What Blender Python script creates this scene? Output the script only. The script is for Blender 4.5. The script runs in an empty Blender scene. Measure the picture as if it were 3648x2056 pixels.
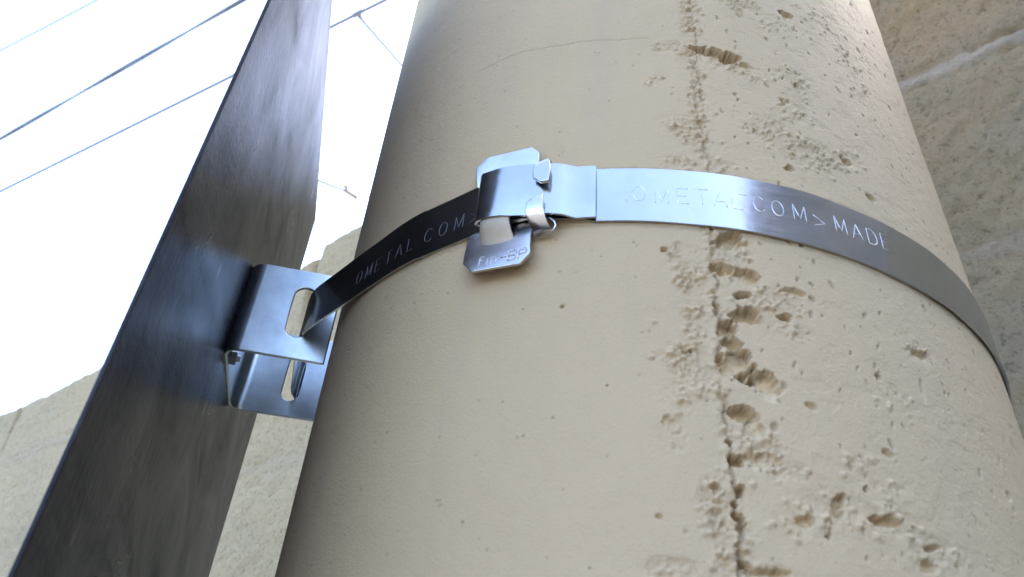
import bpy, bmesh, math, random
import numpy as np
from mathutils import Vector, Matrix
S = bpy.context.scene
COL = S.collection
ZC = 2.2                                   # height of the camera above the pavement
R_ = math.radians
# ------------------------------------------------------------------ camera
cam_d = bpy.data.cameras.new('camera'); cam = bpy.data.objects.new('camera', cam_d); COL.objects.link(cam); S.camera = cam
cam_d.sensor_width = 36; cam_d.lens = 26.553; cam_d.clip_start = .01; cam_d.clip_end = 2000
cam.matrix_world = Matrix(((.996060646, -.0886746239, 0, 0),
                           (-.0521062347, -.585296757, -.809143156, 0),
                           (.071750465, .805955655, -.587611567, ZC), (0, 0, 0, 1)))
cam_d.dof.use_dof = True; cam_d.dof.focus_distance = .29; cam_d.dof.aperture_fstop = 27
# ------------------------------------------------------------------ sky, sun, exposure
SUN_AZ, SUN_EL = 64, 50
w = bpy.data.worlds.new('World'); S.world = w; w.use_nodes = True
nt = w.node_tree; bg = nt.nodes['Background']
sky = nt.nodes.new('ShaderNodeTexSky'); sky.sky_type = 'NISHITA'; sky.sun_disc = False
sky.sun_elevation = R_(SUN_EL); sky.sun_rotation = R_(SUN_AZ); sky.dust_density = 3.0; sky.air_density = .8; sky.ozone_density = .8
nt.links.new(sky.outputs[0], bg.inputs[0]); bg.inputs[1].default_value = .15
sl = bpy.data.lights.new('sun', 'SUN'); sl.energy = .8; sl.angle = R_(14); sl.color = (1, .95, .87)
so = bpy.data.objects.new('sun', sl); COL.objects.link(so)
sd = Vector((math.sin(R_(SUN_AZ))*math.cos(R_(SUN_EL)), math.cos(R_(SUN_AZ))*math.cos(R_(SUN_EL)), math.sin(R_(SUN_EL))))
so.rotation_euler = sd.to_track_quat('Z', 'Y').to_euler()
S.view_settings.view_transform = 'Standard'; S.view_settings.look = 'None'; S.view_settings.gamma = 1
S.view_settings.exposure = 3.05
S.render.engine = 'CYCLES'; S.cycles.use_denoising = True; S.cycles.max_bounces = 8; S.cycles.sample_clamp_indirect = 8

# ------------------------------------------------------------------ helpers
def tag(o, label=None, cat=None, group=None, kind=None):
    if label: o['label'] = label
    if cat: o['category'] = cat
    if group: o['group'] = group
    if kind: o['kind'] = kind
    return o
def mesh_obj(name, verts, faces, mat, parent=None, smooth=False):
    me = bpy.data.meshes.new(name); me.from_pydata([tuple(v) for v in verts], [], faces); me.update()
    if mat: me.materials.append(mat)
    if smooth: me.shade_smooth()
    o = bpy.data.objects.new(name, me); COL.objects.link(o)
    if parent: o.parent = parent
    return o
def empty(name, loc):
    o = bpy.data.objects.new(name, None); o.location = loc; o.empty_display_size = .02; COL.objects.link(o); return o
def under(child, parent):                  # child's vertices are in world space, parent sits at its own location
    child.parent = parent; child.matrix_parent_inverse = Matrix.Translation(-Vector(parent.location)); return child
def bm_obj(name, bm, mat, parent=None, smooth=False):
    bmesh.ops.recalc_face_normals(bm, faces=bm.faces)
    me = bpy.data.meshes.new(name); bm.to_mesh(me); bm.free()
    if mat: me.materials.append(mat)
    if smooth: me.shade_smooth()
    o = bpy.data.objects.new(name, me); COL.objects.link(o)
    if parent: under(o, parent)
    return o
def bevel(o, wd, seg=2, ang=35):
    m = o.modifiers.new('bevel', 'BEVEL'); m.width = wd; m.segments = seg; m.limit_method = 'ANGLE'; m.angle_limit = R_(ang); return o
def add_box(bm, x0, x1, y0, y1, z0, z1, mtx=None):
    vs = [bm.verts.new((x, y, z)) for x in (x0, x1) for y in (y0, y1) for z in (z0, z1)]
    if mtx:
        for v in vs: v.co = mtx @ v.co
    for f in ((0,1,3,2),(4,6,7,5),(0,4,5,1),(2,3,7,6),(0,2,6,4),(1,5,7,3)): bm.faces.new([vs[i] for i in f])
def add_tube(bm, pts, r, seg=8):
    pts = [Vector(p) for p in pts]; rings = []
    for i, p in enumerate(pts):
        t = (pts[min(i+1, len(pts)-1)] - pts[max(i-1, 0)]).normalized()
        a = t.orthogonal().normalized() if i == 0 else (rings_a - t*rings_a.dot(t)).normalized()
        rings_a = a; b = t.cross(a)
        rings.append([bm.verts.new(p + (a*math.cos(k*2*math.pi/seg) + b*math.sin(k*2*math.pi/seg))*r) for k in range(seg)])
    for q, s in zip(rings, rings[1:]):
        for k in range(seg): bm.faces.new((q[k], q[(k+1) % seg], s[(k+1) % seg], s[k]))
    bm.faces.new(rings[0][::-1]); bm.faces.new(rings[-1])
# numpy noise -----------------------------------------------------------
rng = np.random.RandomState(7)
TAB = rng.rand(256, 256)
def vnoise(x, y, seed=0):
    x = x + seed*17.37; y = y + seed*9.71
    xi = np.floor(x).astype(int); yi = np.floor(y).astype(int); fx = x-xi; fy = y-yi
    fx = fx*fx*fx*(fx*(fx*6-15)+10); fy = fy*fy*fy*(fy*(fy*6-15)+10)
    a = TAB[xi % 256, yi % 256]; b = TAB[(xi+1) % 256, yi % 256]; c = TAB[xi % 256, (yi+1) % 256]; d = TAB[(xi+1) % 256, (yi+1) % 256]
    return (a*(1-fx)+b*fx)*(1-fy) + (c*(1-fx)+d*fx)*fy
def fbm(x, y, oct=4, seed=0, g=.5):
    o = 0; a = 1; n = 0
    for k in range(oct):
        o = o + a*(vnoise(x*2**k, y*2**k, seed+k*3)-.5); n += a; a *= g
    return o*2/n
def sstep(e0, e1, x):
    t = np.clip((x-e0)/(e1-e0), 0, 1); return t*t*(3-2*t)
def grid_mesh(name, co, mat, attrs=None):  # co: (ny, nx, 3)
    ny, nx, _ = co.shape; me = bpy.data.meshes.new(name)
    idx = np.arange(ny*nx).reshape(ny, nx)
    q = np.stack([idx[:-1, :-1], idx[:-1, 1:], idx[1:, 1:], idx[1:, :-1]], -1).reshape(-1, 4)
    me.vertices.add(ny*nx); me.vertices.foreach_set('co', co.reshape(-1).astype(np.float32))
    me.loops.add(q.size); me.loops.foreach_set('vertex_index', q.reshape(-1).astype(np.int32))
    me.polygons.add(len(q)); me.polygons.foreach_set('loop_start', np.arange(0, q.size, 4, dtype=np.int32))
    me.update(calc_edges=True); me.shade_smooth(); me.materials.append(mat)
    for k, v in (attrs or {}).items():
        a = me.attributes.new(k, 'FLOAT', 'POINT'); a.data.foreach_set('value', v.reshape(-1).astype(np.float32))
    o = bpy.data.objects.new(name, me); COL.objects.link(o); return o
# ------------------------------------------------------------------ materials
class NT:
    def __init__(s, name, base=(.5, .5, .5), rough=.6, metal=0, spec=.5):
        s.m = bpy.data.materials.new(name); s.m.use_nodes = True; s.t = s.m.node_tree; s.b = s.t.nodes['Principled BSDF']
        s.b.inputs['Base Color'].default_value = (*base, 1); s.b.inputs['Roughness'].default_value = rough
        s.b.inputs['Metallic'].default_value = metal; s.b.inputs['Specular IOR Level'].default_value = spec
        s.co = s.t.nodes.new('ShaderNodeTexCoord').outputs['Object']
    def mapping(s, scale):
        n = s.t.nodes.new('ShaderNodeMapping'); n.inputs['Scale'].default_value = scale; s.t.links.new(s.co, n.inputs[0]); return n.outputs[0]
    def noise(s, scale, detail=4, rough=.55, vec=None, dist=0):
        n = s.t.nodes.new('ShaderNodeTexNoise'); n.inputs['Scale'].default_value = scale; n.inputs['Detail'].default_value = detail
        n.inputs['Roughness'].default_value = rough; n.inputs['Distortion'].default_value = dist
        s.t.links.new(vec or s.co, n.inputs['Vector']); return n.outputs['Fac']
    def voro(s, scale, vec=None, rand=1):
        n = s.t.nodes.new('ShaderNodeTexVoronoi'); n.inputs['Scale'].default_value = scale; n.inputs['Randomness'].default_value = rand
        s.t.links.new(vec or s.co, n.inputs['Vector']); return n.outputs['Distance']
    def ramp(s, fac, stops):
        n = s.t.nodes.new('ShaderNodeValToRGB'); e = n.color_ramp.elements
        while len(e) < len(stops): e.new(.5)
        for k, (p, c) in enumerate(stops):
            e[k].position = p; e[k].color = (*c, 1) if isinstance(c, tuple) else (c, c, c, 1)
        s.t.links.new(fac, n.inputs[0]); return n.outputs[0]
    def attr(s, name):
        n = s.t.nodes.new('ShaderNodeAttribute'); n.attribute_name = name; return n.outputs['Fac']
    def mix(s, fac, a, b, mode='MIX'):
        n = s.t.nodes.new('ShaderNodeMix'); n.data_type = 'RGBA'; n.blend_type = mode
        for sock, v in ((n.inputs[0], fac), (n.inputs[6], a), (n.inputs[7], b)):
            if isinstance(v, (int, float)): sock.default_value = v
            elif isinstance(v, tuple): sock.default_value = (*v, 1)
            else: s.t.links.new(v, sock)
        return n.outputs[2]
    def math(s, op, a, b=0, d=0):
        n = s.t.nodes.new('ShaderNodeMath'); n.operation = op
        for i, v in enumerate((a, b, d)):
            if isinstance(v, (int, float)): n.inputs[i].default_value = v
            else: s.t.links.new(v, n.inputs[i])
        return n.outputs[0]
    def set(s, key, sock): s.t.links.new(sock, s.b.inputs[key]); return s
    def bump(s, h, strength=.3, dist=.001):
        n = s.t.nodes.new('ShaderNodeBump'); n.inputs['Strength'].default_value = strength; n.inputs['Distance'].default_value = dist
        s.t.links.new(h, n.inputs['Height'])
        if s.b.inputs['Normal'].is_linked: s.t.links.new(s.b.inputs['Normal'].links[0].from_socket, n.inputs['Normal'])
        s.t.links.new(n.outputs[0], s.b.inputs['Normal']); return s

# painted concrete of the pole
c = NT('cream_painted_concrete', rough=.75, spec=.3)
col = c.ramp(c.noise(14, 5), [(.3, (.43, .326, .202)), (.55, (.455, .345, .212)), (.75, (.437, .333, .214))])
col = c.mix(c.ramp(c.noise(38, 4, .6), [(.58, 0.), (.72, .35)]), col, (.46, .35, .215))
col = c.mix(c.attr('shaded_side'), col, (.39, .315, .21))  # weaker light on the right flank mixed into the paint colour
col = c.mix(c.ramp(c.noise(700, 3, .7), [(.33, .12), (.45, 0.)]), col, (.36, .28, .18))
col = c.mix(c.ramp(c.noise(1, 5, .6, c.mapping((60, 60, 9))), [(.55, 0.), (.75, .3)]), col, (.36, .30, .22))
col = c.mix(c.attr('exposed'), col, c.ramp(c.noise(420, 4), [(.3, (.52, .39, .23)), (.7, (.68, .54, .35))]))
col = c.mix(c.attr('grime_shade'), col, (.18, .135, .085))  # grime, plus shade painted into the pits and along the strap
col = c.mix(c.ramp(c.voro(130), [(.035, .8), (.07, 0.)]), col, (.22, .17, .12))
c.set('Base Color', col); c.bump(c.noise(1300, 4, .7), .6, .0005); c.bump(c.noise(420, 6, .7), .28, .0007)
M_CONC = c.m
# stone wall
c = NT('rough_sandstone', rough=.9, spec=.15)
n1 = c.noise(3.2, 5, .6)
col = c.ramp(n1, [(.3, (.51, .425, .28)), (.5, (.54, .445, .285)), (.6, (.55, .45, .285)), (.75, (.53, .44, .29))])
g = c.noise(150, 7, .75)
col = c.mix(c.ramp(g, [(.33, .85), (.46, 0.)]), col, (.20, .17, .11))
col = c.mix(c.ramp(c.noise(60, 5, .7), [(.6, 0.), (.75, .25)]), col, (.56, .50, .40))
col = c.mix(c.attr('weathered_shade'), col, c.mix(c.ramp(c.noise(9, 5, .6), [(.42, 0.), (.58, 1.)]), (.59, .625, .68), (.65, .65, .66)), 'MULTIPLY')  # right stretch: weaker light painted in along with greyer stone
col = c.mix(c.attr('mortar'), col, c.ramp(c.noise(45, 5), [(.35, (.36, .335, .29)), (.65, (.46, .425, .37))]))
col = c.mix(c.attr('joint_dirt'), col, (.23, .18, .10))
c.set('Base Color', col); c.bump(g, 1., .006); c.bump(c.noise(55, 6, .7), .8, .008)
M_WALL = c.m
# metals
def metal(name, base, rough, streak=(900, 900, 60), amt=.12, dirt=.25, metal_=1., bump=.08):
    c = NT(name, base, rough, metal_)
    st = c.noise(1, 4, .6, c.mapping(streak))
    bl = c.noise(45, 5, .65)
    d = tuple(x*(1-dirt) for x in base)
    c.set('Base Color', c.mix(c.ramp(bl, [(.35, 1.), (.65, 0.)]), base, d))
    r = c.math('ADD', c.math('MULTIPLY', bl, amt), c.math('MULTIPLY_ADD', st, amt, max(rough-amt*.6, .03)))
    c.set('Roughness', r); c.bump(st, bump, .0002)
    return c
c = metal('stainless_strap', (.54, .55, .56), .14, (60, 60, 1500), .09, .12, 1., .04); c.bump(c.noise(70, 3, .5), .12, .0012); M_STRAP = c.m
M_BUCK = metal('stainless_buckle', (.64, .64, .64), .17, (500, 500, 500), .08, .2, 1., .08).m
M_ENGR = NT('scratched_lettering', (.62, .63, .65), .3, 1.).m
M_WARM_REFL = metal('warm_reflection_steel', (.36, .30, .235), .5, (500, 500, 500), .1, .25, .9, .3).m  # warm reflection of ground and wall put into the bridge's base colour
M_ENGR_DIM = NT('dimmed_scratched_lettering', (.16, .165, .18), .45, 1.).m  # same lettering metal darkened, so its sky glint stays dim
M_BRK = metal('galvanised_bracket', (.66, .73, .78), .28, (140, 140, 1400), .12, .3, 1., .08).m
# back of the sign panel
c = NT('dull_sheet_metal', rough=.33, metal=0, spec=.2)
st = c.noise(1, 6, .7, c.mapping((620, 620, 38)))
bl = c.noise(1, 5, .6, c.mapping((18, 18, 16)))
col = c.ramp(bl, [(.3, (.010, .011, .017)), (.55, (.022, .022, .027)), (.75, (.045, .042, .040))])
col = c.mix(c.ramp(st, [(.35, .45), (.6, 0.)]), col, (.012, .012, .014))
sp = c.voro(1, c.mapping((170, 170, 60)))
gate = c.ramp(c.noise(1, 3, .6, c.mapping((30, 30, 9))), [(.46, 0.), (.54, 1.)])
col = c.mix(c.math('MULTIPLY', c.ramp(sp, [(.12, 1.), (.22, 0.)]), gate), col, (.02, .02, .025))
sp2 = c.voro(1, c.mapping((42, 42, 17)))
col = c.mix(c.ramp(sp2, [(.05, .5), (.08, 0.)]), col, (.3, .29, .26))
c.set('Base Color', col); c.set('Roughness', c.math('MULTIPLY_ADD', bl, .2, .2))
c.set('Specular IOR Level', c.ramp(c.noise(1, 6, .65, c.mapping((16, 16, 24)), 1.2), [(.34, .03), (.5, .15), (.66, .36)])); c.bump(st, .4, .0003); c.bump(c.noise(420, 4, .7), .35, .0005); c.bump(c.noise(1, 3, .5, c.mapping((14, 14, 5))), .25, .004)
M_SIGN = c.m
M_SIGNFACE = NT('white_sign_paint', (.75, .75, .73), .4).m
M_WIRE = NT('glare_tinted_cable', (.15, .19, .27), .5).m  # sky glare painted in as a pale blue cable colour
M_PORC = NT('grey_clamp', (.30, .28, .26), .6).m
c = NT('paving', rough=.9); c.set('Base Color', c.ramp(c.noise(6, 6), [(.3, (.13, .12, .105)), (.7, (.20, .185, .16))])); c.bump(c.noise(90, 4), .4, .004); M_PAVE = c.m
c = NT('grey_render', rough=.9); c.set('Base Color', c.ramp(c.noise(3, 6), [(.3, (.10, .095, .085)), (.7, (.14, .13, .115))])); M_RENDER = c.m
M_GLASS = NT('window_glass', (.03, .035, .04), .08).m
M_FRAME = NT('window_frame', (.35, .33, .3), .5).m
M_TILE = NT('roof_tiles', (.33, .17, .11), .8).m
# ------------------------------------------------------------------ pole frame: s = arc length (mm) from the side facing -Y, z in mm above the camera
AX = np.array([.05769398, .2842031]); PR = .12884206
def on_pole(s, z, h=0.):                   # mm -> world metres
    th = s/1000/PR; r = PR+h/1000
    return (AX[0]+r*math.sin(th), AX[1]-r*math.cos(th), ZC+z/1000)
# ------------------------------------------------------------------ ground
bm = bmesh.new(); add_box(bm, -400, 400, -400, 400, -.3, 0)
tag(bm_obj('ground', bm, M_PAVE), kind='structure')
# ------------------------------------------------------------------ concrete pole
PITS=[(-0.3,135.9,4.15,2.0,-30,3),(1.5,133.8,4.4,1.7,0,1.2),(-3.3,125.5,3.95,2.1,5,5),(4.1,123.4,2.7,2.25,25,2.5),(1.7,117.2,2.1,0.9,-5,4),(1.8,110.8,3.7,2.5,0,4),(12.2,111.9,1.95,1.1,-15,4),(-3.5,106.6,2.4,2.4,10,3.5),(-2.4,102.6,2.2,1.65,0,3.5),(-2.5,96.4,3.7,4.05,15,4.5),(4.6,91.7,2.6,3.95,-20,4.5),(1.2,93.5,2.9,2.9,30,3.5),(-2.8,83.0,2.95,2.05,0,6),(0.3,79.6,2.0,3.0,10,1.6),(-6.1,75.8,1.15,0.6,0,3.5),(-4.7,71.4,1.8,1.3,0,5),(1.8,71.8,4.5,2.1,-5,1.3),(-4.6,64.6,0.85,1.7,15,4),(-6.3,61.1,1.1,0.85,0,4),(-6.0,57.5,1.85,2.05,35,5),(17.0,63.2,1.25,3.45,25,2.8),(9.4,59.1,2.15,1.4,0,2),(28.6,61.7,3.7,1.35,-3,2.8),(25.0,68.2,0.75,0.85,0,2.2),(39.3,57.5,2.55,0.65,-20,1.8),(36.4,53.0,2.2,1.25,0,1.6),(35.6,99.4,0.75,0.85,0,3),(53.0,110.9,3.3,1.1,0,1.1),(49.7,99.0,0.6,3.8,5,1.0),(50.4,165.9,2.05,1.9,0,1.5),(-14.1,98.9,0.85,0.7,0,2.5),(-12.8,99.3,0.5,0.5,0,3),(-19.4,80.2,1.1,1.4,0,1),(32.7,78.5,1.6,1.0,20,1.2),(15.0,87.0,1.4,1.1,20,1.2),(2.1,218.0,6.85,2.4,8,3),(8.0,216.0,3.6,2.8,15,3),(13.9,213.5,2.0,1.3,30,1.4),(33.4,250.0,2.35,1.85,0,1.6),(31.0,209.0,1.15,1.35,0,1.6),(24.4,198.5,1.0,1.85,0,1.6),(21.8,167.4,1.5,1.4,0,2),(44.0,178.8,1.95,1.6,0,1.6),(-45.0,114.0,0.45,0.5,0,2),(-33.2,89.6,0.2,0.25,0,2),(-75.5,63.6,0.3,0.6,20,1.2),(-17.7,131.3,0.95,0.8,0,2.2),(-5.7,113.1,1.0,1.5,0,2),(-22.1,57.7,0.85,0.5,0,1),(2.9,142.2,2.95,1.2,-25,1.5),(15.5,120.4,3.85,1.1,0,1.3),(-7.7,52.2,1.35,0.95,0,3),(-5.6,48.7,1.6,0.8,20,3.5),(-7.7,69.1,0.6,0.85,0,3),(13.5,56.2,0.75,0.45,0,1.2),(35.2,61.2,0.85,0.55,0,1.2),(-0.1,47.5,4.1,0.7,-5,2),(-9.8,64.6,1.35,1.1,0,1.6),(74.7,77.8,0.95,1.15,0,1)]
ROUGH=[(-13.1,131.0,6.35,2.75,0.8),(-11.2,120.4,5.1,6.5,0.9),(-11.5,109.1,4.45,7.25,1),(11.2,116.4,7.65,5.15,0.7),(14.2,108.4,6.5,2.7,0.6),(-14.7,97.3,6.65,5.6,0.8),(-10.4,90.9,3.75,6.45,0.7),(-17.2,86.4,3.65,5.25,0.5),(0.9,75.5,5.45,5.4,1),(-17.7,77.2,5.35,5.95,0.6),(4.7,70.2,7.3,2.85,0.8),(-10.8,63.5,3.85,4.45,1),(-9.7,56.6,3.3,4.7,1.2),(-7.3,51.4,3.7,3.7,1.2),(-19.3,47.1,6.4,2.4,0.8),(-3.3,47.3,9.8,2.0,1),(16.9,61.8,10.45,5.4,0.45),(30.1,61.2,9.5,5.5,0.45),(40.3,56.9,10.55,4.55,0.6),(27.7,71.7,8.55,4.95,0.35),(-4.3,233.0,4.15,13.95,0.9),(-4.3,213.2,4.65,12.75,0.9),(-11.2,219.6,7.35,3.05,0.8),(-4.3,195.0,3.2,11.65,0.9),(-4.4,176.6,3.0,12.4,1),(-11.9,181.5,6.05,4.55,0.8),(-7.6,174.6,6.0,7.0,0.6),(-14.0,165.0,4.6,3.0,0.7),(7.0,212.8,8.25,5.35,0.9),(13.4,209.2,7.05,4.25,0.5),(17.5,183.3,9.6,5.3,0.9),(30.4,176.0,16.7,7.85,0.9),(28.5,197.3,6.15,10.35,0.5),(-1.4,163.3,8.25,3.35,0.5),(31.4,243.6,8.85,7.75,0.3),(55.0,263.2,15.45,18.7,0.12),(16.4,248.2,7.85,5.1,0.8),(31.0,212.3,8.15,6.7,0.4),(-17.2,202.5,5.1,4.0,0.4),(59.6,232.8,7.65,16.8,0.2),(53.6,111.5,5.9,3.5,0.7),(39.0,94.4,7.85,5.9,0.25),(2.5,133.6,5.5,4.25,0.9),(-21.8,110.1,3.0,3.05,0.2),(6.4,58.0,5.3,3.45,0.5),(44.5,180.1,7.05,6.0,0.6)]
CRACK=[(-2.7,254.9),(-2.9,247.4),(-2.9,233.1),(-2.9,219.7),(-3.6,205.0),(-5.0,191.2),(-4.9,178.3),(-4.1,169.7),(-4.0,162.2),(-4.7,150.3),(-5.1,139.9),(-5.3,130.0),(-5.2,122.0),(-5.3,111.9),(-5.5,103.5),(-5.9,97.8),(-6.2,91.2),(-5.9,83.9),(-6.4,75.9),(-6.2,69.2),(-5.8,62.9),(-5.3,57.8),(-5.5,52.7),(-6.5,46.1),(-6.9,43.9)]
HAIR=[(-17.0,224.0),(-29.4,224.7),(-42.2,226.4),(-53.9,227.7),(-66.4,230.3),(-75.6,229.8),(-85.4,229.6)]

def build_pole():
    sx = np.concatenate([np.arange(-172, -62, .8), np.arange(-62, 92, .36), np.arange(92, 178, .8)])
    zz = np.concatenate([np.arange(24, 40, 1.), np.arange(40, 272, .36), np.arange(272, 372, .8)])
    Sg, Z = np.meshgrid(sx, zz)
    wx = fbm(Sg/2.6, Z/2.6, 5, 1, .62)*1.5; wy = fbm(Sg/2.6, Z/2.6, 5, 5, .62)*1.5
    H = .22*fbm(Sg/28, Z/28, 3, 2) + .05*fbm(Sg/4, Z/4, 3, 9)
    right = sstep(-22, 0, Sg)
    H += right*.07*fbm(Sg/2.4, Z/2.4, 4, 12)
    rough = np.zeros_like(H)
    for s0, z0, a, b, am in ROUGH:
        d = np.sqrt(((Sg-s0)/a)**2 + ((Z-z0)/b)**2) + .45*fbm(Sg/5, Z/5, 3, 21)
        rough = np.maximum(rough, am*sstep(1.15, .45, d))
    cz = np.array([p[1] for p in CRACK])[::-1]; cs = np.array([p[0] for p in CRACK])[::-1]
    cl = np.interp(Z, cz, cs) + 1.5*fbm(Z/3.6, Z*0+3, 5, 31, .6)
    dx = Sg-cl
    inr = sstep(40, 46, Z)*sstep(256, 250, Z)
    rough = np.maximum(rough, .75*np.exp(-(dx/2.6)**2)*inr*sstep(-.5, .2, fbm(Z/9, Z*0, 2, 41)+.25))
    rough *= np.where(Z > 145, .72, .92)
    patch = sstep(-.1, .25, fbm(Sg/3.2, Z/3.2, 3, 51))
    H += rough*patch*(1.3*fbm(Sg/1.9, Z/1.9, 4, 61, .7)) - rough*.10
    fl = fbm(Sg/3.2, Z/4.2, 5, 63, .65)                                      # flaked skins with sharp little edges
    H -= rough*(.38*sstep(.03, .06, fl)+.35*sstep(.16, .19, fl)+.3*sstep(-.1, -.13, fl))
    H -= sstep(-25, 10, Sg)*.09*sstep(.2, .225, fbm(Sg/7, Z/5, 5, 67, .6))
    exposed = np.clip(rough*patch-.35, 0, 1)*.2
    # crumbs: small rounded grains where the surface is rough
    prob = rough*patch
    def stamp(s0, z0, r, fn):
        i0, i1 = np.searchsorted(sx, [s0-r, s0+r]); j0, j1 = np.searchsorted(zz, [z0-r, z0+r])
        if i1 <= i0 or j1 <= j0: return
        d = np.sqrt((Sg[j0:j1, i0:i1]-s0)**2 + (Z[j0:j1, i0:i1]-z0)**2)/r
        fn(slice(j0, j1), slice(i0, i1), d)
    n = 0
    while n < 24000:
        s0 = rng.uniform(-30, 75); z0 = rng.uniform(42, 262)
        i = np.searchsorted(sx, s0); j = np.searchsorted(zz, z0); n += 1
        if rng.rand() > prob[j, i]*1.7: continue
        r = rng.uniform(.3, .88)
        def f(a, b, d, r=r): H[a, b] = np.maximum(H[a, b], H[a, b]*.4 + r*.5*np.sqrt(np.clip(1-d*d, 0, 1)) - .08*(d > 1)) if False else H[a, b] + r*.6*np.sqrt(np.clip(1-d*d, 0, 1))
        stamp(s0, z0, r, f)
    grime_shade = np.zeros_like(H)
    # the crack itself
    op = sstep(-.35, .1, fbm(Z/6, Z*0+9, 3, 71)+.1)*inr*np.where(Z > 145, .45, .8)
    wdt = .28+.3*sstep(-.2, .5, fbm(Z/4, Z*0+2, 2, 77))
    g = np.exp(-(dx/wdt)**2)*op
    H -= (1.2+1.2*fbm(Z/2.5, Z*0+7, 3, 33))*g; grime_shade = np.maximum(grime_shade, g*.55)
    # lip: paint stands proud left of the crack below the strap
    low = sstep(142, 134, Z)*inr
    H += .55*low*np.exp(-((dx+1.2)/1.1)**2)*(.5+fbm(Sg/1.2, Z/1.2, 3, 81))
    # pits
    nz1 = fbm(Sg/2.4, Z/2.4, 5, 91, .62); nz2 = fbm(Sg/1.3, Z/1.3, 4, 92, .6)
    for s0, z0, a, b, rot, dp in PITS:
        t = math.radians(-rot); u = (Sg-s0+wx*min(1, a/3)); v = (Z-z0+wy*min(1, b/3))
        U = u*math.cos(t)+v*math.sin(t); V = -u*math.sin(t)+v*math.cos(t)
        d = (np.abs(U/a)**2.2+np.abs(V/b)**2.2)**(1/2.2)
        f = 1.06-d+.62*nz1*min(1, a/1.2)
        e = sstep(0, .12/max(.5, min(1.5, b)), f)
        slope = np.where(V > 0, 1, np.clip(1.0+.6*V/b, .2, 1))      # deep under its upper lip, shallower at the lower edge
        if -9 < s0 < 8 and z0 < 142: e = e*sstep(-1.0, -.6, dx)
        D = min(dp, 3.6)*e*(.7+.4*np.clip(f*1.6, 0, 1))*slope - e*min(1, dp/2)*.45*nz2
        H -= np.where(D > 0, D, 0)*1.1
        exposed = np.maximum(exposed, e*min(.85, dp/3.2)); grime_shade = np.maximum(grime_shade, .6*e*sstep(.3, 1.0, V/b)*min(1, dp/3))  # pit shadow painted dark under the upper lip
    # pores and little upright nicks
    for _ in range(560):
        s0 = rng.uniform(-12, 110); z0 = rng.uniform(42, 290); r = rng.uniform(.3, .9)*rng.choice([.8, 1, 1.7]); dp = min(r, .8)*rng.uniform(.5, 1.0)
        if s0 < 5 and rng.rand() < .5: continue
        i0, i1 = np.searchsorted(sx, [s0-r, s0+r]); j0, j1 = np.searchsorted(zz, [z0-r, z0+r]); tl = rng.uniform(-.5, .5); q = rng.uniform(.25, .7)
        if i1 <= i0 or j1 <= j0: continue
        a, b = slice(j0, j1), slice(i0, i1); u = Sg[a, b]-s0+wx[a, b]*.35; v = Z[a, b]-z0+wy[a, b]*.35
        d2 = ((u+v*tl)/(r*q))**2+(v/r)**2; m = np.clip(1-d2, 0, 1)**.5
        H[a, b] -= dp*m; grime_shade[a, b] = np.maximum(grime_shade[a, b], m*.45)
    for _ in range(130):
        s0 = rng.uniform(-160, -5); z0 = rng.uniform(42, 330); r = rng.uniform(.35, .6)
        def f(a, b, d):
            m = np.clip(1-d*d, 0, 1); H[a, b] -= .3*m; grime_shade[a, b] = np.maximum(grime_shade[a, b], m*.4)
        stamp(s0, z0, r, f)
    # hairline running left from the crack
    hz = np.interp(Sg, [p[0] for p in HAIR][::-1], [p[1] for p in HAIR][::-1]) + .8*fbm(Sg/5, Sg*0, 3, 99)
    hg = np.exp(-((Z-hz)/.3)**2)*sstep(-86, -80, Sg)*sstep(-17, -20, Sg)
    H -= .22*hg; grime_shade = np.maximum(grime_shade, .22*hg)
    # flat bearing under strap and buckle
    zs = 149.2-9.8*np.sin(Sg/1000/PR)
    flat = sstep(13, 10, np.abs(Z-zs))*sstep(-175, -100, Sg)
    flat = np.maximum(flat, sstep(32, 26, np.abs(Z-152))*sstep(14, 11, np.abs(Sg+64)))
    H = np.where(H > .1, H*(1-flat)+.1*flat, H)
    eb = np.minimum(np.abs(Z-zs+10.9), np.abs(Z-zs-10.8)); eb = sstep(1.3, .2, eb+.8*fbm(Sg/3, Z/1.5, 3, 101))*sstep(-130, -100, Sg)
    grime_shade = np.maximum(grime_shade, .4*eb)  # contact shadow painted in with grime along both strap edges
    fade = sstep(24, 34, Z)*sstep(371, 350, Z)*sstep(-172, -160, Sg)*sstep(177, 160, Sg)
    H *= fade
    th = Sg/1000/PR; r = PR+H/1000
    co = np.stack([AX[0]+r*np.sin(th), AX[1]-r*np.cos(th), ZC+Z/1000], -1)
    root = empty('concrete_pole', (AX[0], AX[1], 0))
    o = grid_mesh('weathered_face', co, M_CONC, {'exposed': np.clip(exposed, 0, 1), 'grime_shade': np.clip(grime_shade, 0, 1), 'shaded_side': sstep(-5, 60, Sg)*.8+0*Z})
    under(o, root)
    # rest of the shaft: back half at the same heights, whole rings above and below
    bm = bmesh.new(); th0 = sx[0]/1000/PR; th1 = sx[-1]/1000/PR
    def ring(z, angs, r=PR): return [bm.verts.new((AX[0]+r*math.sin(a), AX[1]-r*math.cos(a), z)) for a in angs]
    zl, zh = ZC+zz[0]/1000, ZC+zz[-1]/1000
    A = np.linspace(th1, th0+2*math.pi, 60); q = ring(zl, A); s = ring(zh, A)
    for k in range(59): bm.faces.new((q[k], q[k+1], s[k+1], s[k]))
    A = np.linspace(th0, th0+2*math.pi, 128, endpoint=False)
    for za, zb in ((0, zl), (zh, 5.2)):
        q = ring(za, A); s = ring(zb, A)
        for k in range(128): bm.faces.new((q[k], q[(k+1) % 128], s[(k+1) % 128], s[k]))
    bm.faces.new(s)
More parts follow.
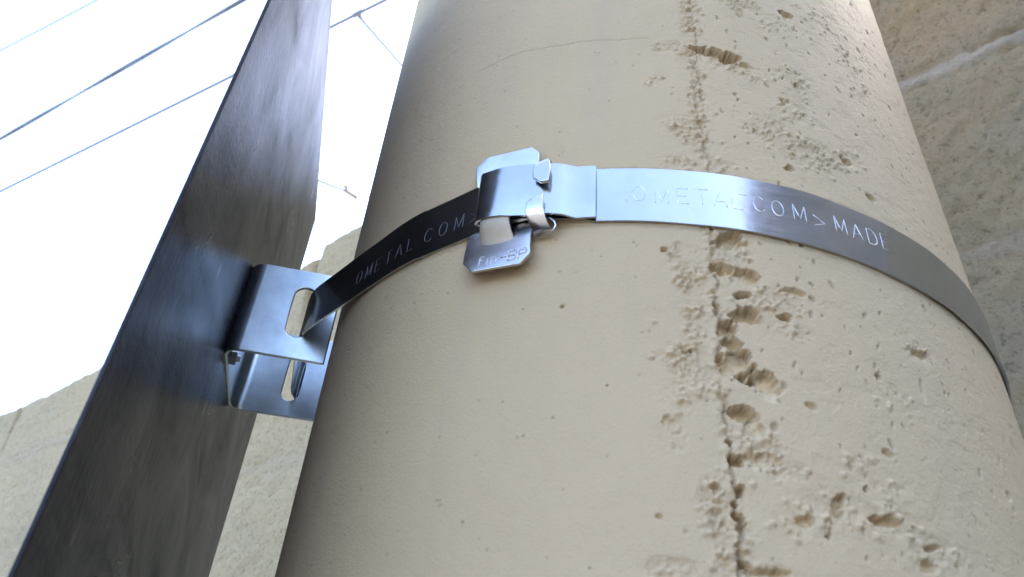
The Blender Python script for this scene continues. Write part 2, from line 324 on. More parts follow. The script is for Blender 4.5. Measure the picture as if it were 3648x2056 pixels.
    me = bpy.data.meshes.new('shaft'); bm.to_mesh(me); bm.free(); me.shade_smooth(); me.materials.append(M_CONC)
    o2 = bpy.data.objects.new('shaft', me); COL.objects.link(o2); under(o2, root)
    tag(root, 'round cream painted concrete pole with a cracked and pitted seam', 'pole')
build_pole()

# ------------------------------------------------------------------ bracket frame
P1 = np.array([-.0681, .2507]); U = np.array([math.sin(R_(80.6)), math.cos(R_(80.6))]); UB = np.array([math.sin(R_(81.6)), math.cos(R_(81.6))])
W = np.array([math.sin(R_(-12.4)), math.cos(R_(-12.4))]); L = .0365
WA = P1-L*U; WB = WA+.0525*W                                   # outer corners of the channel, on the panel side
NP = np.array([W[1], -W[0]])                                  # panel normal, towards the pole
ZB0, ZB1 = ZC+.1389, ZC+.1793
# sign panel -----------------------------------------------------------
def build_sign():
    root = empty('sign_panel', (WA[0]-.002, WA[1], ZC+.0))
    t0, t1 = -.1085, .1545; nt_, nz = 40, 80; za, zb = ZC-.34, ZC+.3185; th = .0011
    ts = np.linspace(t0, t1, nt_); zs = np.linspace(za, zb, nz)
    verts = []; faces = []
    for lay in (0, 1):
        for j, z in enumerate(zs):
            for i, t in enumerate(ts):
                zz_ = z + (.0115*((t+.03)/.18)*max(0, (z-ZC)/(zb-ZC)) if t > -.03 else 0)*max(0, (z-ZC)/(zb-ZC))
                bow = .0025*max(0, (abs(t-.023)-.05)/.08)**2
                p = WA + W*t + NP*(-.0002-lay*th-bow*0)
                verts.append((p[0], p[1], zz_))
    n = nt_*nz; ix = lambda l, j, i: l*n+j*nt_+i
    for j in range(nz-1):
        for i in range(nt_-1):
            faces.append((ix(0, j, i), ix(0, j+1, i), ix(0, j+1, i+1), ix(0, j, i+1)))
            faces.append((ix(1, j, i), ix(1, j, i+1), ix(1, j+1, i+1), ix(1, j+1, i)))
    for j in range(nz-1):
        faces.append((ix(0, j, 0), ix(1, j, 0), ix(1, j+1, 0), ix(0, j+1, 0))); faces.append((ix(0, j, nt_-1), ix(0, j+1, nt_-1), ix(1, j+1, nt_-1), ix(1, j, nt_-1)))
    for i in range(nt_-1):
        faces.append((ix(0, 0, i), ix(0, 0, i+1), ix(1, 0, i+1), ix(1, 0, i))); faces.append((ix(0, nz-1, i), ix(1, nz-1, i), ix(1, nz-1, i+1), ix(0, nz-1, i+1)))
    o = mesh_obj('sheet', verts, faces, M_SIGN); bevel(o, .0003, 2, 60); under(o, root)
    # painted front, facing the street
    a = WA+W*(t0+.002)-NP*(.0015); b = WA+W*(t1-.002)-NP*(.0015)
    o = mesh_obj('painted_face', [(a[0], a[1], za+.002), (b[0], b[1], za+.002), (b[0], b[1], zb-.004), (a[0], a[1], zb-.004)], [(0, 1, 2, 3)], M_SIGNFACE); under(o, root)
    tag(root, 'dark streaky sheet metal sign panel seen from behind, left of the pole', 'sign')
build_sign()
# channel bracket --------------------------------------------------------
def build_bracket():
    root = empty('channel_bracket', (WA[0], WA[1], ZB0))
    bm = bmesh.new(); rb = .0055; zl = np.linspace(ZB0, ZB1, 9)
    def flange(Wc, D, into, s0, s1, z0, z1):
        # rectangle from rb to L along D with a rounded upright slot; slot given as distance back from the tip
        xs0, xs1 = rb, L; c0, c1 = L+s0, L+s1; cx = (c0+c1)/2; r = (c1-c0)/2
        N = 48; inner = []; outer = []
        per = []
        per += [(xs0, z) for z in zl[::-1]]                       # left edge, downwards
        per += [(x, ZB0) for x in np.linspace(xs0, xs1, 25)[1:]]
        per += [(xs1, z) for z in zl[1:]]
        per += [(x, ZB1) for x in np.linspace(xs1, xs0, 25)[1:-1]]
        zc = (z0+z1)/2
        for (x, z) in per:
            a = math.atan2((z-zc)*(1.9 if z in (ZB0, ZB1) else 1.), x-cx)
            dx_, dz_ = math.cos(a), math.sin(a)
            hz_ = (z1-z0)/2-r
            # ray to stadium
            lo, hi = 0, .05
            for _ in range(30):
                m = (lo+hi)/2; px, pz = dx_*m, dz_*m; q = max(abs(pz)-hz_, 0)
                if math.hypot(px, q) < r: lo = m
                else: hi = m
            inner.append((cx+dx_*lo, zc+dz_*lo))
        f = lambda x, z: bm.verts.new((Wc[0]+D[0]*x, Wc[1]+D[1]*x, z))
        vo = [f(*p) for p in per]; vi = [f(*p) for p in inner]; n = len(per)
        vm = [f((p[0]+q[0])/2, (p[1]+q[1])/2) for p, q in zip(per, inner)]
        for k in range(n):
            k2 = (k+1) % n; bm.faces.new((vo[k], vo[k2], vm[k2], vm[k])); bm.faces.new((vm[k], vm[k2], vi[k2], vi[k]))
    flange(WA, U, W, -.0175, -.0093, ZC+.1482, ZC+.1712)
    flange(WB, UB, -W, -.0172, -.0098, ZC+.1466, ZC+.1690)
    # web with two rounded corners
    prof = []
    for k in range(7):                                          # corner at WA from flange to web
        a = k/6*math.pi/2; prof.append(WA+U*rb*(1-math.sin(a))+W*rb*(1-math.cos(a)))
    for k in range(7):
        a = k/6*math.pi/2; prof.append(WB+UB*rb*(1-math.cos(a))-W*rb*(1-math.sin(a)))
    rows = [[bm.verts.new((p[0], p[1], z)) for z in zl] for p in prof]
    for a, b in zip(rows, rows[1:]):
        for k in range(8): bm.faces.new((a[k], b[k], b[k+1], a[k+1]))
    bmesh.ops.remove_doubles(bm, verts=bm.verts, dist=1e-5)
    for f in bm.faces:
        ds = [abs(np.dot(np.array(v.co[:2])-WA, U)) for v in f.verts]; f.smooth = max(ds) < rb+.002
    o = bm_obj('channel', bm, M_BRK, root)
    so_ = o.modifiers.new('solid', 'SOLIDIFY'); so_.thickness = .0016; so_.offset = 0; so_.use_even_offset = True
    bevel(o, .00045, 2, 40)
    # rivet through web and panel
    c = WA+W*.014+NP*.002; bm = bmesh.new()
    m = Matrix.Translation((c[0], c[1], ZB0+.004)) @ Vector((NP[0], NP[1], 0)).to_track_quat('Z', 'Y').to_matrix().to_4x4()
    bmesh.ops.create_cone(bm, cap_ends=True, segments=6, radius1=.003, radius2=.003, depth=.0025, matrix=m)
    bmesh.ops.create_cone(bm, cap_ends=True, segments=16, radius1=.0015, radius2=.0013, depth=.005, matrix=m)
    bevel(bm_obj('bolt_head', bm, M_BRK, root), .0003)
    tag(root, 'galvanised slotted channel bracket between sign panel and pole', 'bracket')
build_bracket()

# ------------------------------------------------------------------ strap
TH = .7                                                        # strap thickness, mm
def zc_of(th): return 149.2-9.8*math.sin(th)
def pole_pt(s, h): 
    th = s/1000/PR; r = PR+h/1000; return np.array([AX[0]+r*math.sin(th), AX[1]-r*math.cos(th)])
slotA = WA+U*(L-.0120); slotB = WB+UB*(L-.0128)
def tangent(P, side, r):                                      # angle (our theta) of the tangent point seen from P
    v = P-AX; dist = math.hypot(*v); thp = math.atan2(v[0], -v[1]); return thp+side*math.acos(r/dist)
thA = tangent(slotA, +1, PR+.0006); thB = tangent(slotB, -1, PR+.0006)
path = []                                                     # (xy, zc mm, half width mm)
# folded tail on top: from its free end leftwards
for s, h, z in ((-36.0, 2.2, 152.2), (-38.5, 2.5, 152.4), (-41.5, 2.3, 152.7), (-45, 3.9, 153.0), (-49, 4.95, 153.3), (-52, 5.0, 153.7), (-56, 5.1, 154.6), (-60, 5.2, 155.3), (-63, 5.25, 155.9), (-66, 5.15, 156.3), (-68, 4.9, 156.6)):
    path.append((pole_pt(s, h), z, 10.0))
for k in range(1, 12):
    a = k/12*math.pi; a = .35+a*(math.pi-.35)/math.pi; path.append((pole_pt(-69.2-2.5*math.sin(a)**.8, 3.95+1.0*math.cos(a)), 156.8-.4*k/12, 10.0))
for s, h, z in ((-66, 3.2, 155.9), (-60, 2.95, 155.3), (-54, 2.6, 154.5), (-49, 1.9, 153.9), (-44, 1.1, 153.4), (-40, .75, 153.0)): path.append((pole_pt(s, h), z, 10.0))
s = -37.; 
thEnd = thB if thB > 0 else thB+2*math.pi
sEnd = thEnd*PR*1000
while s < sEnd:
    th = s/1000/PR; path.append((pole_pt(s, .55+.4*float(sstep(.4, .75, th))*float(sstep(2.4, 1.8, th))+.10*math.sin(s/9.)+.05*math.sin(s/3.7+1)), zc_of(th)-.3*max(0, math.sin(th))**3*math.sin(min(th, math.pi)), 10.15)); s += 2.
path.append((pole_pt(sEnd, .6), zc_of(thEnd), 10.15))
tb = path[-1][0]
for k in range(1, 8): path.append((tb+(slotB-tb)*k/8, zc_of(thEnd)+(157.6-zc_of(thEnd))*k/8, 10.15))
path.append((slotB, 157.6, 10.1))
for k in range(1, 10): path.append((slotB+(slotA-slotB)*k/10, 157.8+1.2*k/10, 10.0))
path.append((slotA, 159.3, 10.0)); ta = pole_pt(thA*PR*1000, .6)
for k in range(1, 12): path.append((slotA+(ta-slotA)*k/12, 159.3+(156.6-159.3)*k/12, 10.0))
s = thA*PR*1000; iTA = len(path)
while s < -96:
    path.append((pole_pt(s, .6), 155.2+1.4*((s+77)/(thA*PR*1000+77)), 10.)); s += 1.5
k0 = pole_pt(-96, .6); k1 = pole_pt(-66.5, 2.25)
for k in range(0, 17): path.append((k0+(k1-k0)*k/16, 155.55-.45*k/16, 10.))
for s in (-63, -60, -57): path.append((pole_pt(s, 2.25), 155.1, 10.))
def smooth_path(p, lo, hi, it=3):
    xy = [q[0].copy() for q in p]
    for _ in range(it):
        xy2 = [q.copy() for q in xy]
        for i in range(lo, hi): xy2[i] = (xy[i-1]+2*xy[i]+xy[i+1])/4
        xy = xy2
    return [(a, q[1], q[2]) for a, q in zip(xy, p)]
iB = next(i for i, q in enumerate(path) if abs(q[0]-slotB).sum() < 1e-9); iA = next(i for i, q in enumerate(path) if abs(q[0]-slotA).sum() < 1e-9)
path = smooth_path(path, iB-2, iB+3, 2); path = smooth_path(path, iA-2, iA+3, 3)
def path_normal(i):
    t = path[min(i+1, len(path)-1)][0]-path[max(i-1, 0)][0]; t = t/np.linalg.norm(t); return np.array([t[1], -t[0]])
cum = [0.]
for a, b in zip(path, path[1:]): cum.append(cum[-1]+1000*float(np.linalg.norm(b[0]-a[0])))
def build_strap():
    root = empty('steel_strap', tuple(on_pole(-30, 149)))
    verts = []; faces = []; NV = 7
    for i, (xy, z, hw) in enumerate(path):
        n = path_normal(i)
        for side in (1, -1):
            for k in range(NV):
                v = k/(NV-1)*2-1
                wav = .18*math.sin(cum[i]/5.3+v)*(1 if i < 14 else .3) + .1*v*v
                if i < 14 and v < -.5: wav += .45*math.sin(cum[i]/3.1+.6)*(-v-.5)*2
                off = (side*TH/2+wav)/1000
                p = xy+n*off; verts.append((p[0], p[1], ZC+(z+v*hw*(1 if abs(v) < 1 else 1))/1000))
    st = 2*NV
    for i in range(len(path)-1):
        a, b = i*st, (i+1)*st
        for k in range(NV-1):
            faces.append((a+k, b+k, b+k+1, a+k+1)); faces.append((a+NV+k, a+NV+k+1, b+NV+k+1, b+NV+k))
        faces.append((a, a+NV, b+NV, b)); faces.append((a+NV-1, b+NV-1, b+2*NV-1, a+2*NV-1))
    for i in (0, len(path)-1):
        a = i*st
        for k in range(NV-1): faces.append((a+k, a+k+1, a+NV+k+1, a+NV+k))
    me = bpy.data.meshes.new('band'); me.from_pydata(verts, [], faces); me.update(); me.materials.append(M_STRAP)
    bm = bmesh.new(); bm.from_mesh(me); bmesh.ops.recalc_face_normals(bm, faces=bm.faces)
    for f in bm.faces: f.smooth = True
    for e in bm.edges:
        if len(e.link_faces) == 2 and e.calc_face_angle(0) > 1.0: e.smooth = False
    bm.to_mesh(me); bm.free()
    o = bpy.data.objects.new('band', me); COL.objects.link(o); under(o, root)
    # lettering: single-stroke strokes scratched into the strap
    G = {'I': [[(.3, 0), (.3, 1)]], 'O': [[(.3+.3*math.sin(a), .5+.5*math.cos(a)) for a in np.linspace(0, 2*math.pi, 15)]],
         'M': [[(0, 0), (.02, 1), (.32, .1), (.62, 1), (.64, 0)]], 'E': [[(.56, 0), (0, 0), (0, 1), (.56, 1)], [(0, .5), (.46, .5)]],
         'T': [[(0, 1), (.62, 1)], [(.31, 1), (.31, 0)]], 'A': [[(0, 0), (.32, 1), (.64, 0)], [(.12, .34), (.52, .34)]],
         'L': [[(.04, 1), (.04, 0), (.56, 0)]], '-': [[(0, 1), (.4, 1)]], 'C': [[(.3+.3*math.sin(a), .5+.5*math.cos(a)) for a in np.linspace(.5*math.pi+.7, 2.5*math.pi-.7, 13)]],
         '>': [[(0, .75), (.6, .35), (0, .05)]], 'D': [[(0, 0), (0, 1), (.3, 1), (.52, .8), (.58, .5), (.52, .2), (.3, 0), (0, 0)]],
         ' ': [], 'f': [[(.5, .95), (.35, 1), (.22, .9), (.22, 0)], [(0, .62), (.45, .62)]], 'm': [[(0, 0), (0, .65), (.25, .65), (.33, .55), (.33, 0)], [(.33, .55), (.42, .65), (.6, .65), (.68, .55), (.68, 0)]],
         'h': [[(0, .5), (.45, .5)]], 'B': [[(0, 0), (0, 1), (.42, 1), (.55, .85), (.5, .6), (.38, .52), (0, .52)], [(.38, .52), (.55, .4), (.6, .2), (.45, 0), (0, 0)]],
         'P': [[(0, 0), (0, 1), (.42, 1), (.57, .82), (.5, .55), (.38, .48), (0, .48)]]}
    def surf(c_, z):                                           # path length, z -> point just proud of the outer face
        i = int(np.searchsorted(cum, c_))-1; i = max(0, min(i, len(path)-2)); f = (c_-cum[i])/(cum[i+1]-cum[i])
        xy = path[i][0]*(1-f)+path[i+1][0]*f; n = path_normal(i)*(1-f)+path_normal(i+1)*f
        zc = path[i][1]*(1-f)+path[i+1][1]*f; hw = path[i][2]; v = z/hw
        out = 1 if np.dot(n, xy-AX) > 0 else -1
        wav = (.18*math.sin(cum[i]/5.3+v)*(1-f)+.18*math.sin(cum[i+1]/5.3+v)*f)*.3+.1*v*v
        p = xy+n*(wav+out*(TH/2+.02))/1000; return (p[0], p[1], ZC+(zc+z)/1000)
    def write(text, c_at, zoff, hgt, r, mt=M_ENGR):
        for ch, (cc, zz_) in zip(text, c_at):
            bm = bmesh.new(); cnt = 0
            for stroke in G[ch]:
                pts = []
                for a, b in zip(stroke, stroke[1:]):
                    for k in range(3): pts.append((a[0]+(b[0]-a[0])*k/3, a[1]+(b[1]-a[1])*k/3))
                pts.append(stroke[-1]); cnt += 1
                add_tube(bm, [surf(cc+(x-.3)*hgt, zz_+(y-.5)*hgt) for x, y in pts], r/1000, 6)
            if cnt: bm_obj('letter', bm, mt, root, smooth=True)
            else: bm.free()
    def c_of_s(s_, lo, hi):                                    # path length where the strap passes arc position s_
        tgt = pole_pt(s_, .6); i = min(range(lo, hi), key=lambda k: np.linalg.norm(path[k][0]-tgt)); 
        t = path[min(i+1, hi)][0]-path[i-1][0]; t = t/np.linalg.norm(t); return cum[i]+1000*float(np.dot(tgt-path[i][0], t))
    i37 = 28
    R = [('I', -27.5, 151.5), ('O', -24.0, 151.2), ('M', -17.8, 150.3), ('E', -11.7, 150.2), ('T', -6.6, 150.1), ('A', -1.6, 149.6), ('L', 3.3, 149.2), ('-', 5.6, 149.2), ('C', 9.6, 149.3), ('O', 14.9, 148.8), ('M', 21.2, 148.6), ('>', 27.2, 147.6),
         ('M', 34.2, 148.0), ('A', 39.8, 147.6), ('D', 45.4, 147.6), ('E', 50.5, 147.6)]
    for ch, s_, z in R:
        c_ = c_of_s(s_, i37, i37+80); write(ch, [(c_, z-zc_of(s_/1000/PR))], 0, 5.7, .10)
    cC = c_of_s(-93.1, iTA-4, len(path)-2)
    for k, ch in enumerate('OMETAL'): write(ch, [(cC-8.2-6.1*(5-k), -2.0+.05*(5-k))], 0, 5.4, .06, M_ENGR_DIM)
    for ch, dc in (('C', 0), ('O', 6.1), ('M', 12.6), ('>', 18.6)): write(ch, [(cC+dc, -1.7)], 0, 5.4, .08, M_ENGR_DIM)
    tag(root, 'polished stainless strap with stamped lettering wrapped round the pole and through the bracket slots', 'strap')
    return G
GLY = build_strap()

# ------------------------------------------------------------------ buckle, in a flat frame touching the pole at s = -64
TB = -64.; thb = TB/1000/PR
def bk(s, z, h):                                              # s measured as on the pole, h out of the pole
    dx_ = (s-TB); o = np.array([AX[0]+(PR+h/1000)*math.sin(thb), AX[1]-(PR+h/1000)*math.cos(thb)]); t = np.array([math.cos(thb), math.sin(thb)])
    p = o+t*dx_/1000; return (p[0], p[1], ZC+z/1000)
def sheet(name, rows, th, mat, parent, nx=6, bev=.00025, crown=None):
    """rows: (sL, zL, sR, zR, h) from top to bottom; a pressed sheet of thickness th"""
    bm = bmesh.new(); G_ = []
    for lay in (0, 1):
        g = []
        for j, (sl_, zl_, sr_, zr_, h) in enumerate(rows):
            g.append([bm.verts.new(bk(sl_+(sr_-sl_)*k/nx, zl_+(zr_-zl_)*k/nx, h+lay*th+(crown(j, k/nx) if crown else 0))) for k in range(nx+1)])
        G_.append(g)
    nr = len(rows)
    for lay in (0, 1):
        for j in range(nr-1):
            for k in range(nx):
                f = (G_[lay][j][k], G_[lay][j][k+1], G_[lay][j+1][k+1], G_[lay][j+1][k]); bm.faces.new(f)
    for j in range(nr-1):
        for k in (0, nx): bm.faces.new((G_[0][j][k], G_[0][j+1][k], G_[1][j+1][k], G_[1][j][k]))
    for j in (0, nr-1):
        for k in range(nx): bm.faces.new((G_[0][j][k], G_[0][j][k+1], G_[1][j][k+1], G_[1][j][k]))
    o = bm_obj(name, bm, mat, parent)
    for p in o.data.polygons: p.use_smooth = name == 'pressed_bridge' or (name == 'ear' and len(rows) > 5)
    bevel(o, bev, 2, 40)
    o.modifiers.new('wn', 'WEIGHTED_NORMAL')
    return o
def build_buckle():
    root = empty('strap_buckle', bk(TB, 152, 1))
    rows = [(-71.5, 175.9, -55.7, 174.6, 1.7), (-75.2, 172.4, -53.1, 171.3, 1.5), (-75.0, 168, -53.2, 167, 1.1), (-74.6, 164.6, -53.3, 164, .5), (-70.2, 163.4, -53.3, 162, .2), (-70.0, 155, -53.4, 155, .1), (-70.3, 146.8, -53.6, 146.6, .2), (-75.2, 144.8, -53.8, 143.6, .4), (-75.4, 142, -53.9, 141.2, .8),
            (-75.1, 139, -53.9, 138, 1.5), (-74.8, 135, -53.5, 134, 2.4), (-74.3, 132.2, -53.0, 130.5, 3.1), (-70.7, 128.0, -55.7, 126.9, 3.7)]
    sheet('plate', rows, 1.1, M_BUCK, root, 8)
    # pressed bridge under the fold: leans down towards the plate
    rows = [(-70.0, 146.6, -60.4, 146.4, 4.6), (-70.2, 144.8, -60.3, 144.0, 4.3), (-70.3, 142.8, -60.0, 141.8, 3.5), (-70.3, 140.8, -59.5, 139.8, 2.65), (-70.1, 139.0, -59.4, 138.4, 2.1), (-70.0, 137.6, -59.6, 137.4, 1.9)]
    sheet('pressed_bridge', rows, .7, M_WARM_REFL, root, 6, .0003, crown=lambda j, u: -.5*abs(2*u-1)**3)
    # upper ear: short lug bent over the folded strap
    rows = [(-52.7, 161.4, -47.5, 162.2, 5.55), (-52.8, 159.2, -47.0, 159.2, 5.65), (-52.5, 156.4, -47.1, 155.6, 5.7), (-50.0, 153.9, -47.3, 153.5, 5.7)]
    sheet('ear', rows, 1.2, M_BUCK, root, 4, .0003)
    # its root, standing up from the plate behind the strap edge
    sheet('ear_root', [(-52.6, 165.2, -48.4, 165.2, .6), (-52.6, 164.9, -48.4, 164.9, 3.0), (-52.6, 164.0, -48.3, 164.2, 4.6), (-52.6, 161.6, -47.9, 162.0, 5.3)], .8, M_BUCK, root, 3, .0003)
    # lower ear: hook that comes round the lower strap edge
    rows = [(-51.2, 148.6, -49.0, 148.9, 5.9), (-53.9, 147.0, -48.9, 146.7, 6.0), (-54.1, 144.8, -48.8, 144.2, 5.9), (-54.0, 142.6, -48.5, 141.9, 5.3), (-53.7, 140.8, -48.1, 140.0, 4.2), (-53.0, 139.2, -47.6, 138.6, 2.6), (-53.2, 138.4, -47.6, 138.2, 1.2), (-53.8, 139.4, -48.2, 139.6, .3)]
    sheet('ear', rows, .95, M_BUCK, root, 6, .0003, crown=lambda j, u: .35*math.sin(u*math.pi)*(j > 1))
    # thin rim of the strap guide under the lower ear
    bm = bmesh.new(); add_tube(bm, [bk(-54, 143.6, 3.0), bk(-50, 143.2, 3.0), bk(-48, 142.6, 2.6), bk(-46.9, 141.3, 2.2), bk(-46.6, 140.1, 1.9), bk(-47.3, 139.0, 1.6), bk(-49.4, 138.6, 1.4), bk(-52.3, 138.6, 1.3)], .00035, 6)
    bm_obj('guide_rim', bm, M_BUCK, root, smooth=True)
    # stamped letters on the lower wing
    def pw(x, z):
        f = (z-126.9)/(132.2-126.9); h = 3.7+(3.1-3.7)*f if z < 132.2 else 3.1-(z-132.2)*.22
        return bk(x, z, h+1.1+.02)
    for ch, x in (('f', -69.6), ('m', -66.2), ('h', -62.0), ('B', -59.6), ('P', -56.4)):
        bm = bmesh.new(); kk = (x+70)/14.
        for st_ in GLY[ch]:
            pts = []
            for a, b in zip(st_, st_[1:]):
                for k in range(3): pts.append((a[0]+(b[0]-a[0])*k/3, a[1]+(b[1]-a[1])*k/3))
            pts.append(st_[-1]); add_tube(bm, [pw(x+px*4.0, 129.3-.3*kk+py*3.9) for px, py in pts], .00013, 6)
        bm_obj('letter', bm, M_ENGR, root, smooth=True)
    tag(root, 'bent steel strap buckle with chamfered plate clamping the folded strap end', 'buckle')
build_buckle()

# ------------------------------------------------------------------ stone wall behind
WAZ = 130; WU = np.array([math.sin(R_(WAZ)), math.cos(R_(WAZ))]); WN = np.array([-WU[1], WU[0]]); 
if WN[1] < 0: WN = -WN
DW = .62
def build_wall():
    u = np.concatenate([np.arange(-6.5, -3.0, .03), np.arange(-3.0, -.5, .008), np.arange(-.5, .62, .003), np.arange(.62, 6.2, .05)])
    rel = np.concatenate([np.arange(-ZC, .1, .05), np.arange(.1, .999, .006), [1.0]])  # part of the height to the top
    top = 1.425*DW + .012*fbm(u/.22, u*0, 3, 3) - .028*sstep(-1.585*DW, -1.62*DW, u) + .02*fbm(u/.06, u*0, 2, 8)*.5
    Ug, Rg = np.meshgrid(u, rel); Tg = np.broadcast_to(top, Ug.shape)
    Zg = np.where(Rg > .1, .1+(Rg-.1)/.9*(Tg-.1), Rg)
    rows = [-.32*DW*1, .32*DW, .685*DW, 1.06*DW, 1.43*DW+9]
    wob = .012*fbm(Ug/.25, Ug*0, 3, 14)
    dz = np.full_like(Ug, 9.); row = np.zeros_like(Ug)
    for k in range(-7, 4):
        zk = (1.06+.37*k)*DW if k < 1 else (1.06+.37*k)*DW
        if k >= 1: continue
        d = Zg-(zk+wob+.004*fbm(Ug/.05, Ug*0+k, 2, 30+k)); dz = np.where(np.abs(d) < np.abs(dz), d, dz); row += (d > 0)
    du = np.full_like(Ug, 9.)
    for r in range(0, 14):
        js = {9: [-.7]}.get(r, [])
        offs = (r*.37) % .7
        base = [-1.6*DW, -2.55*DW, -3.5*DW, -4.6*DW, .62, 1.3, 2.1] if r % 2 == 0 else [-.55*DW-.1, -2.05*DW, -3.0*DW, -4.1*DW, .95, 1.7, 2.6]
        top_row = row.max()
        par = 0 if (int(top_row)-r) % 2 == 0 else 1
        base = [-1.6*DW, -2.55*DW, -3.5*DW, -4.6*DW, .75, 1.4, 2.1, 3, 4, 5] if par == 0 else [-1.05*DW, -2.05*DW, -3.02*DW, -4.1*DW, 1.05, 1.7, 2.6, 3.5, 4.5]
        for b in base:
            d = np.abs(Ug-(b+.006*fbm(Zg/.08, Ug*0, 2, 60))); du = np.where((row == r) & (d < du), d, du)
    dj = np.minimum(np.abs(dz), du)
    mort = sstep(.0085, .005, np.abs(dz)+.004*fbm(Ug/.03, Zg/.03, 2, 44)) * (Zg < Tg-.02)
    mv = sstep(.007, .004, du)
    h = .006*fbm(Ug/.16, Zg/.12, 4, 17) + .004*fbm(Ug/.012, Zg/.012, 4, 19, .7)
    near = sstep(-.75, -.35, Ug); main = np.abs(Zg-1.06*DW) < .05
    keep = np.where(main, .25+.75*near, .12+.25*near)
    h -= .005*sstep(.022, .006, dj)*keep; h += .003*mort*(1-mv)*keep
    h -= .03*mv*sstep(.2, .12, Tg-Zg)
    dirt = sstep(.006, .001, np.abs(np.abs(dz)-.0115)+.003*fbm(Ug/.015, Zg/.03, 2, 47))*sstep(-.3, .4, fbm(Ug/.05, Zg*0, 2, 49))*.75*(Zg < Tg-.02)
    dirt = dirt*np.where(main, 1, .6)*(.3+.7*near); dirt = np.maximum(dirt, mv*.8*sstep(.18, .1, Tg-Zg))
    dirt = np.maximum(dirt, .7*sstep(.03, .0, Tg-Zg+.012*fbm(Ug/.04, Zg/.04, 3, 52)))
    h -= .05*sstep(.03, 0, Tg-Zg)**2
    co = np.stack([WN[0]*(DW-h)+WU[0]*Ug, WN[1]*(DW-h)+WU[1]*Ug, ZC+Zg], -1)
    # cap and back, same columns
    n = len(u); extra = []
    for k, dn in enumerate((.07, .14, .22, .24)):
        zt = ZC+top+.006*fbm(u/.05, u*0+k, 2, 70)-(.02 if k == 3 else 0); extra.append(np.stack([WN[0]*(DW+dn)+WU[0]*u, WN[1]*(DW+dn)+WU[1]*u, zt], -1))
    extra.append(np.stack([WN[0]*(DW+.24)+WU[0]*u, WN[1]*(DW+.24)+WU[1]*u, 0*u], -1))
    co = np.concatenate([co, np.stack(extra)], 0)
    pad = lambda a: np.concatenate([a, np.zeros((5, n))], 0)
    o = grid_mesh('stone_wall', co, M_WALL, {'mortar': pad(mort*(1-mv)*.8*keep), 'joint_dirt': pad(np.clip(dirt, 0, 1)), 'weathered_shade': pad(np.clip(sstep(-.95, -.3, Ug)+.25*fbm(Ug/.2, Zg/.2, 3, 80), 0, 1))})
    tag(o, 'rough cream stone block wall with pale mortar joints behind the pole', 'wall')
build_wall()

# ------------------------------------------------------------------ overhead cables
def wire(name, A, B, r, ext0, ext1, sag, label, cat, strands=1, group=None, pitch=.9):
    A, B = Vector(A), Vector(B); A.z += ZC; B.z += ZC; d = B-A; ln = d.length; d.normalize()
    P0 = A-d*ext0; P1_ = B+d*ext1; T = (P1_-P0).length; n = max(24, int(T/.08) if strands > 1 else 48)
    side = d.cross(Vector((0, 0, 1))).normalized(); up = side.cross(d)
    parent = None
    bm = bmesh.new()
    for q in range(strands):
        pts = []
        for k in range(n+1):
            t = k/n*T; x = (t-ext0)/ln; p = P0+d*t; p.z += sag*(x*x-x)
            if strands > 1:
                a = t/pitch*2*math.pi+q*math.pi; p = p+(side*math.cos(a)+up*math.sin(a))*r*1.02
            pts.append(p)
        add_tube(bm, pts, r, 8)
    o = bm_obj(name, bm, M_WIRE, smooth=True); tag(o, label, cat, group); return o
CG = 'overhead cables against the sky'
wire('overhead_cable', (-5.093, 5.357, 5.135), (-2.237, 3.48, 5.013), .0085, 9, 9, .0, 'thick twisted overhead cable crossing the sky, the darkest one', 'cable', 2, CG, 3.1)
wire('overhead_cable', (-5.651, 6.332, 5.288), (-1.142, 3.398, 5.059), .012, 9, 6, .0, 'single overhead cable passing behind the sign panel below the thick one', 'cable', 1, CG)
wire('overhead_cable', (-5.069, 4.76, 5.714), (-3.847, 4.079, 5.706), .006, 9, 9, .0, 'faint thin cable in the top left corner of the sky', 'cable', 1, CG)
wire('overhead_cable', (-1.388, 3.571, 5.101), (-1.218, 4.582, 5.812), .02, 0, 3, .01, 'thin drop wire running down behind the pole from the clamp', 'cable', 1, CG)
wire('overhead_cable', (-2.819, 7.794, 7.232), (-2.355, 8.741, 7.877), .030, 2, 4, .10, 'sagging thin wire between sign panel and pole carrying a small box', 'cable', 1, CG)
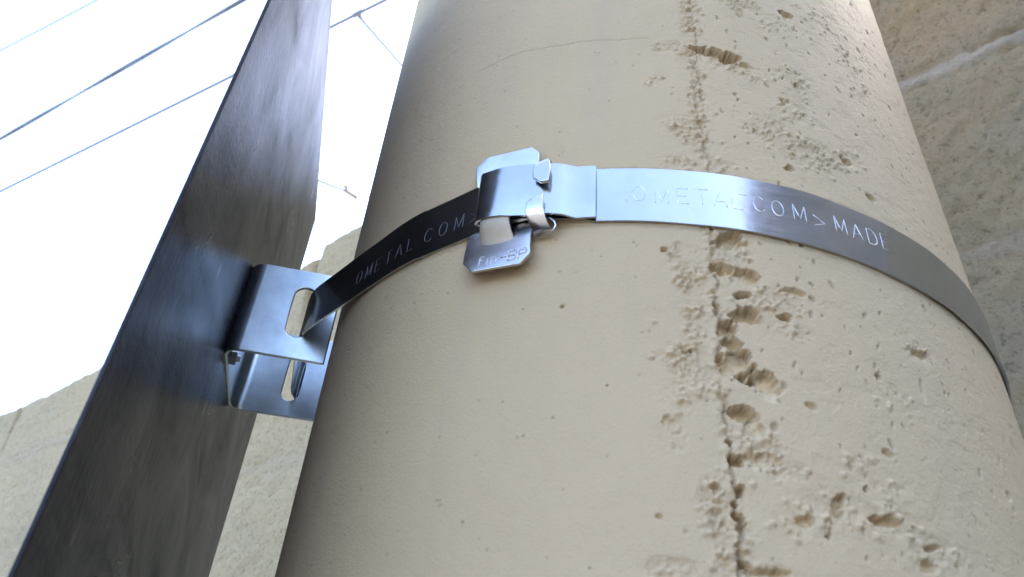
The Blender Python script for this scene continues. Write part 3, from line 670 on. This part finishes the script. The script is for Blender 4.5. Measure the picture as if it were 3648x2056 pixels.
def fitting(name, pos, az, dims, label, cat, drop=None):
    root = empty(name, (pos[0], pos[1], pos[2]+ZC)); bm = bmesh.new()
    m = Matrix.Translation(root.location) @ Matrix.Rotation(az[0], 4, 'Z') @ Matrix.Rotation(az[1], 4, 'Y')
    a, b, c_ = dims; add_box(bm, -a, a, -b, b, -c_, c_, m)
    bevel(bm_obj('housing', bm, M_PORC, root), min(dims)*.4, 2)
    bm = bmesh.new(); add_tube(bm, [m @ Vector((a*.9, 0, c_*1.6)), m @ Vector((a*.9, 0, -c_*1.2))], min(dims)*.5, 8)
    if drop: add_tube(bm, [m @ Vector((a*.85, 0, -c_)), m @ Vector((a*.75, 0, -c_-drop))], min(dims)*.3, 6)
    bm_obj('clamp', bm, M_PORC, root); tag(root, label, cat); return root
fitting('cable_clamp', (-1.388, 3.571, 5.101), (R_(-35), 0), (.05, .016, .016), 'small clamp where the thin drop wire meets the overhead cable', 'clamp')
fitting('junction_box', (-2.52, 8.38, 7.60), (R_(64), R_(-20)), (.15, .045, .05), 'small pale box with hanging stem on the sagging wire', 'junction box', .17)

# ------------------------------------------------------------------ house added outside the frame, unseen, to darken the steel's reflection
def build_house(cx, cy, rot, hw, hd, ht, label):
    rot = R_(rot)
    root = empty('added_house', (cx, cy, 0)); m = Matrix.Translation((cx, cy, 0)) @ Matrix.Rotation(rot, 4, 'Z')
    bm = bmesh.new(); add_box(bm, -hw, hw, -hd, hd, 0, ht, m); bm_obj('wall', bm, M_RENDER, root)
    bm = bmesh.new(); a, b_ = hw+.4, hd+.4; add_box(bm, -a, a, -b_, b_, ht, ht+.25, m)
    vs = [bm.verts.new(m @ Vector(p)) for p in ((-a, -b_, ht+.252), (a, -b_, ht+.252), (a, b_, ht+.252), (-a, b_, ht+.252), (-a, 0, ht+1.6), (a, 0, ht+1.6))]
    for f in ((0, 1, 5, 4), (2, 3, 4, 5), (0, 4, 3), (1, 2, 5)): bm.faces.new([vs[i] for i in f])
    bm_obj('roof', bm, M_TILE, root)
    for fl in (1.2, 4.2, 7.0):
        for x in (-hw*.55, hw*.5):
            bm = bmesh.new(); add_box(bm, x-.55, x+.55, hd, hd+.06, fl, fl+1.3, m); w_ = bm_obj('window', bm, M_FRAME, root)
            bm = bmesh.new(); add_box(bm, x-.46, x+.46, hd, hd+.075, fl+.09, fl+1.2, m); g = bm_obj('pane', bm, M_GLASS)
            g.parent = w_
    tag(root, label, 'house')
def facing(az, dist, *a):                                      # a house whose windows look back at the pole
    build_house(math.sin(R_(az))*dist, math.cos(R_(az))*dist, 180-az, *a)
facing(122, 10.5, 4.0, 2.5, 10.5, 'tall grey house added out of view beyond the stone wall, mirrored in the strap')
